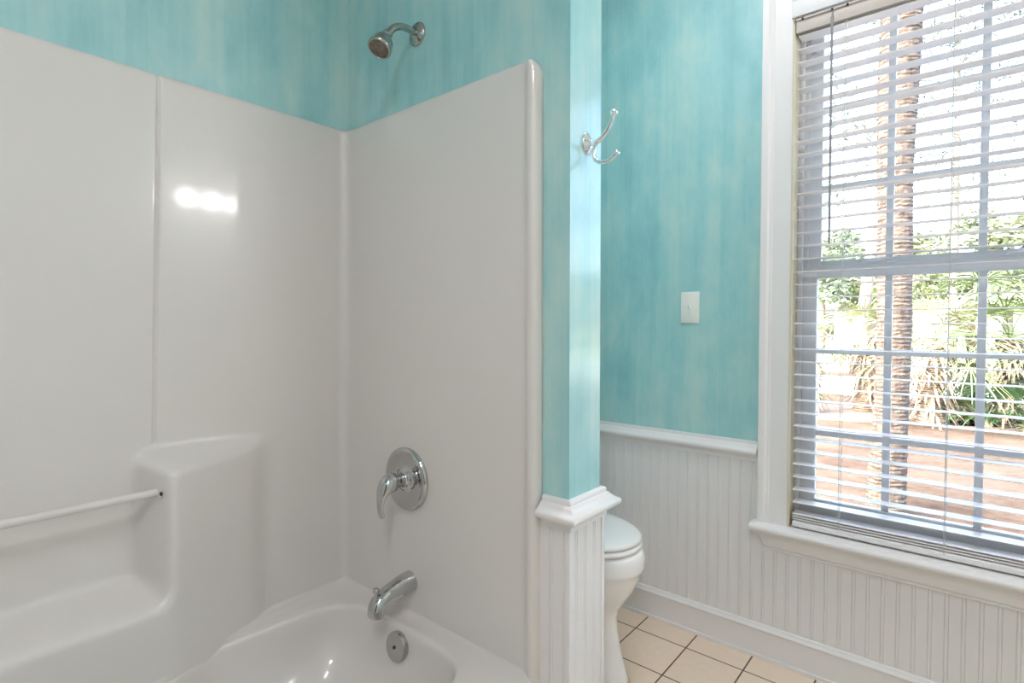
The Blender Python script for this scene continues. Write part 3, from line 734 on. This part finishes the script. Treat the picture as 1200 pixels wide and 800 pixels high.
palm(.05, 13.2, [(.05, 13.2, GZ), (.08, 13.2, .5), (.06, 13.2, 1.5)], [.15, .14, .15], 15, 'green palm behind and between the two right-hand palms', nf=30, stem=.8, ln=.85, leaf=FR_G, husk=60, bark=BARK, amp=.15, lo=-.7)
def low_palm(x, y, seed, label, nf, stem, ln, leaf, zoff=0):
    rd = random.Random(seed); r = tag(empty('palmetto', (x, y, GZ)), label, 'shrub', 'low palmettos')
    b = crown(bmesh.new(), (x, y, GZ + .05), nf, stem, ln, rd, lo=.15, hi=1.45, nl=14)
    rel(obj('fronds', b, leaf), r)['kind'] = 'stuff'
    rel(obj('stem', tube(bmesh.new(), [(x, y, GZ - .02), (x, y, GZ + .12)], [.07, .05], 8, smoothpath=False), HUSK), r); return r
low_palm(.25, 11.6, 21, 'low dark green palmetto left of the right muntin', 22, .7, .6, FR_D)
low_palm(.80, 11.9, 22, 'large dark green palmetto at the right edge of the view', 34, .9, .7, FR_D)
low_palm(1.35, 12.4, 23, 'dark green palmetto farther right behind the frame edge', 26, .9, .7, FR_D)
low_palm(-.15, 12.0, 24, 'small dry grassy palmetto beside the pale husked palm', 18, .35, .45, FR_Y)
low_palm(-2.75, 12.6, 25, 'green palmetto behind the far left shaggy palm', 20, .5, .5, FR_G)
low_palm(.95, 11.2, 26, 'small straw coloured palmetto on the near edge of the right bed', 16, .25, .35, FR_Y)

def foliage(bm, centers, n, size, rd, stretch=.35):
    for cx, cy, cz, r in centers:
        for _ in range(n):
            d = Vector((rd.gauss(0, 1), rd.gauss(0, 1), rd.gauss(0, 1))).normalized() * r * rd.uniform(.35, 1) ** .6
            p = Vector((cx, cy, cz)) + Vector((d.x, d.y, d.z * .75)); a = Vector((rd.gauss(0, 1), rd.gauss(0, 1), rd.gauss(0, .7))).normalized()
            q = a.cross(Vector((rd.gauss(0, 1), rd.gauss(0, 1), rd.gauss(0, 1)))).normalized(); s = size * rd.uniform(.6, 1.3)
            v = [bm.verts.new(p + a * s), bm.verts.new(p + q * s * stretch), bm.verts.new(p - a * s), bm.verts.new(p - q * s * stretch)]
            bm.faces.new(v)
    return bm
def tree(name, x, y, h, tr, seed, label, cat, leaf, bark, nclump, spread, n, size, z0=.35, group='trees beyond the street', stretch=.35, lean=0):
    rd = random.Random(seed); r = tag(empty(name, (x, y, GZ)), label, cat, group)
    b = bmesh.new(); tube(b, [(x, y, GZ - .02), (x + lean * .3, y, h * .3), (x + lean * .7, y, h * .65), (x + lean, y, h)], [tr, tr * .85, tr * .6, tr * .2], 12, 5)
    cs = []
    for i in range(nclump):
        t = z0 + (1 - z0) * (i + .5) / nclump; az = i * 2.4 + rd.uniform(-.5, .5); rr = spread * rd.uniform(.35, 1) * (1.1 - .5 * t)
        base = Vector((x + lean * t, y, h * t)); c = base + Vector((math.cos(az) * rr, math.sin(az) * rr, rd.uniform(-.1, .5)))
        tube(b, [base, base.lerp(c, .5) + Vector((0, 0, .15)), c], [tr * .22, tr * .14, tr * .05], 6, 3)
        cs.append((c.x, c.y, c.z, spread * rd.uniform(.22, .38)))
    rel(obj('trunk', b, bark, smooth=True), r)
    rel(obj('foliage', foliage(bmesh.new(), cs, n, size, rd, stretch), leaf), r)['kind'] = 'stuff'
    return r
tree('pine_tree', -2.95, 21.5, 14, .19, 31, 'slim pale pine trunk left of the big palm, leaning right', 'tree', NEEDLE, PBARK, 22, 2.6, 120, .17, .40, stretch=.12, lean=1.6)
tree('pine_tree', -5.6, 28, 15, .22, 32, 'tall pine behind the tilt wand', 'tree', NEEDLE, PBARK, 20, 3.2, 110, .20, .3, stretch=.12)
tree('pine_tree', 1.6, 23.5, 14, .17, 33, 'tall pine at the upper right of the view', 'tree', NEEDLE, PBARK, 24, 3.0, 120, .17, .22, stretch=.12)
tree('pine_tree', -.6, 31, 18, .17, 34, 'tall thin pine behind the right half of the upper sash', 'tree', NEEDLE, PBARK, 20, 3.2, 110, .20, .3, stretch=.12)
tree('broadleaf_tree', -6.3, 34, 6.0, .22, 35, 'round pale tree at the left, across the street', 'tree', LEAF_D, PBARK, 16, 3.0, 260, .22)
tree('broadleaf_tree', -2.4, 34, 5.0, .22, 36, 'low pale green tree behind the big palm trunk', 'tree', LEAF_P, PBARK, 16, 3.2, 260, .22)
tree('broadleaf_tree', 1.4, 36, 6.2, .22, 37, 'pale green tree right of the big palm trunk', 'tree', LEAF_P, PBARK, 18, 3.0, 260, .22)
tree('broadleaf_tree', 3.6, 27, 6.5, .22, 38, 'dusky green tree at the right edge across the street', 'tree', LEAF_D, PBARK, 18, 3.0, 260, .22)
# a house across the street
hs = tag(empty('house', (1, 42, GZ)), 'pale single-storey house far across the street', 'house')
rel(obj('wall', box(-7, 9, 42, 50, GZ, 2.4), HOUSEM), hs)
b = bmesh.new(); prism(b, [(41.2, 2.3), (46, 4.8), (50.8, 2.3), (50.8, 2.45), (46, 5.0), (41.2, 2.45)], lambda p, q, e: (e, p, q), (-7.6, 9.6)); rel(obj('roof', b, ROOFM), hs)
for x in (-4.5, 0, 4.5): rel(obj('window', box(x - .6, x + .6, 41.96, 42.04, .5, 1.9, .02), DARK), hs)

# ------------------------------------------------------------------ sky and sun
w = bpy.data.worlds.new('sky'); bpy.context.scene.world = w; w.use_nodes = True
nt = w.node_tree; bg = nt.nodes['Background']
sky = nt.nodes.new('ShaderNodeTexSky'); sky.sky_type = 'NISHITA'; sky.sun_disc = False
sky.sun_elevation = math.radians(48); sky.sun_rotation = math.radians(205); sky.air_density = 1.0; sky.dust_density = 6.0; sky.ozone_density = .6
nt.links.new(sky.outputs[0], bg.inputs[0]); bg.inputs[1].default_value = 2.6
s = bpy.data.lights.new('sun', 'SUN'); s.energy = 2.9; s.angle = math.radians(1.5); s.color = (1, .95, .88)
so_ = bpy.data.objects.new('sun', s); C.objects.link(so_)
so_.rotation_euler = Vector((.42, .62, -.80)).to_track_quat('-Z', 'Y').to_euler()

# ------------------------------------------------------------------ camera
cam = bpy.data.cameras.new('camera'); co = bpy.data.objects.new('camera', cam); C.objects.link(co)
f_, yaw, pit = 639.5, math.radians(40.03), math.radians(1.54)
cam.sensor_width = 36; cam.sensor_fit = 'HORIZONTAL'; cam.lens = f_ / 1200 * 36; cam.shift_y = -4.9 / 1200; cam.clip_start = .02; cam.clip_end = 300
F = Vector((-math.sin(yaw) * math.cos(pit), math.cos(yaw) * math.cos(pit), -math.sin(pit))); R_ = Vector((math.cos(yaw), math.sin(yaw), 0)); U = R_.cross(F)
co.matrix_world = Matrix(((R_.x, U.x, -F.x, 0), (R_.y, U.y, -F.y, 0), (R_.z, U.z, -F.z, 1.2), (0, 0, 0, 1)))
sc = bpy.context.scene; sc.camera = co
sc.view_settings.view_transform = 'Standard'; sc.view_settings.look = 'None'; sc.view_settings.gamma = 1; sc.view_settings.use_curve_mapping = False
sc.view_settings.exposure = 0.20
sc.cycles.use_denoising = True
sc.cycles.max_bounces = 10; sc.cycles.diffuse_bounces = 6; sc.cycles.transparent_max_bounces = 16
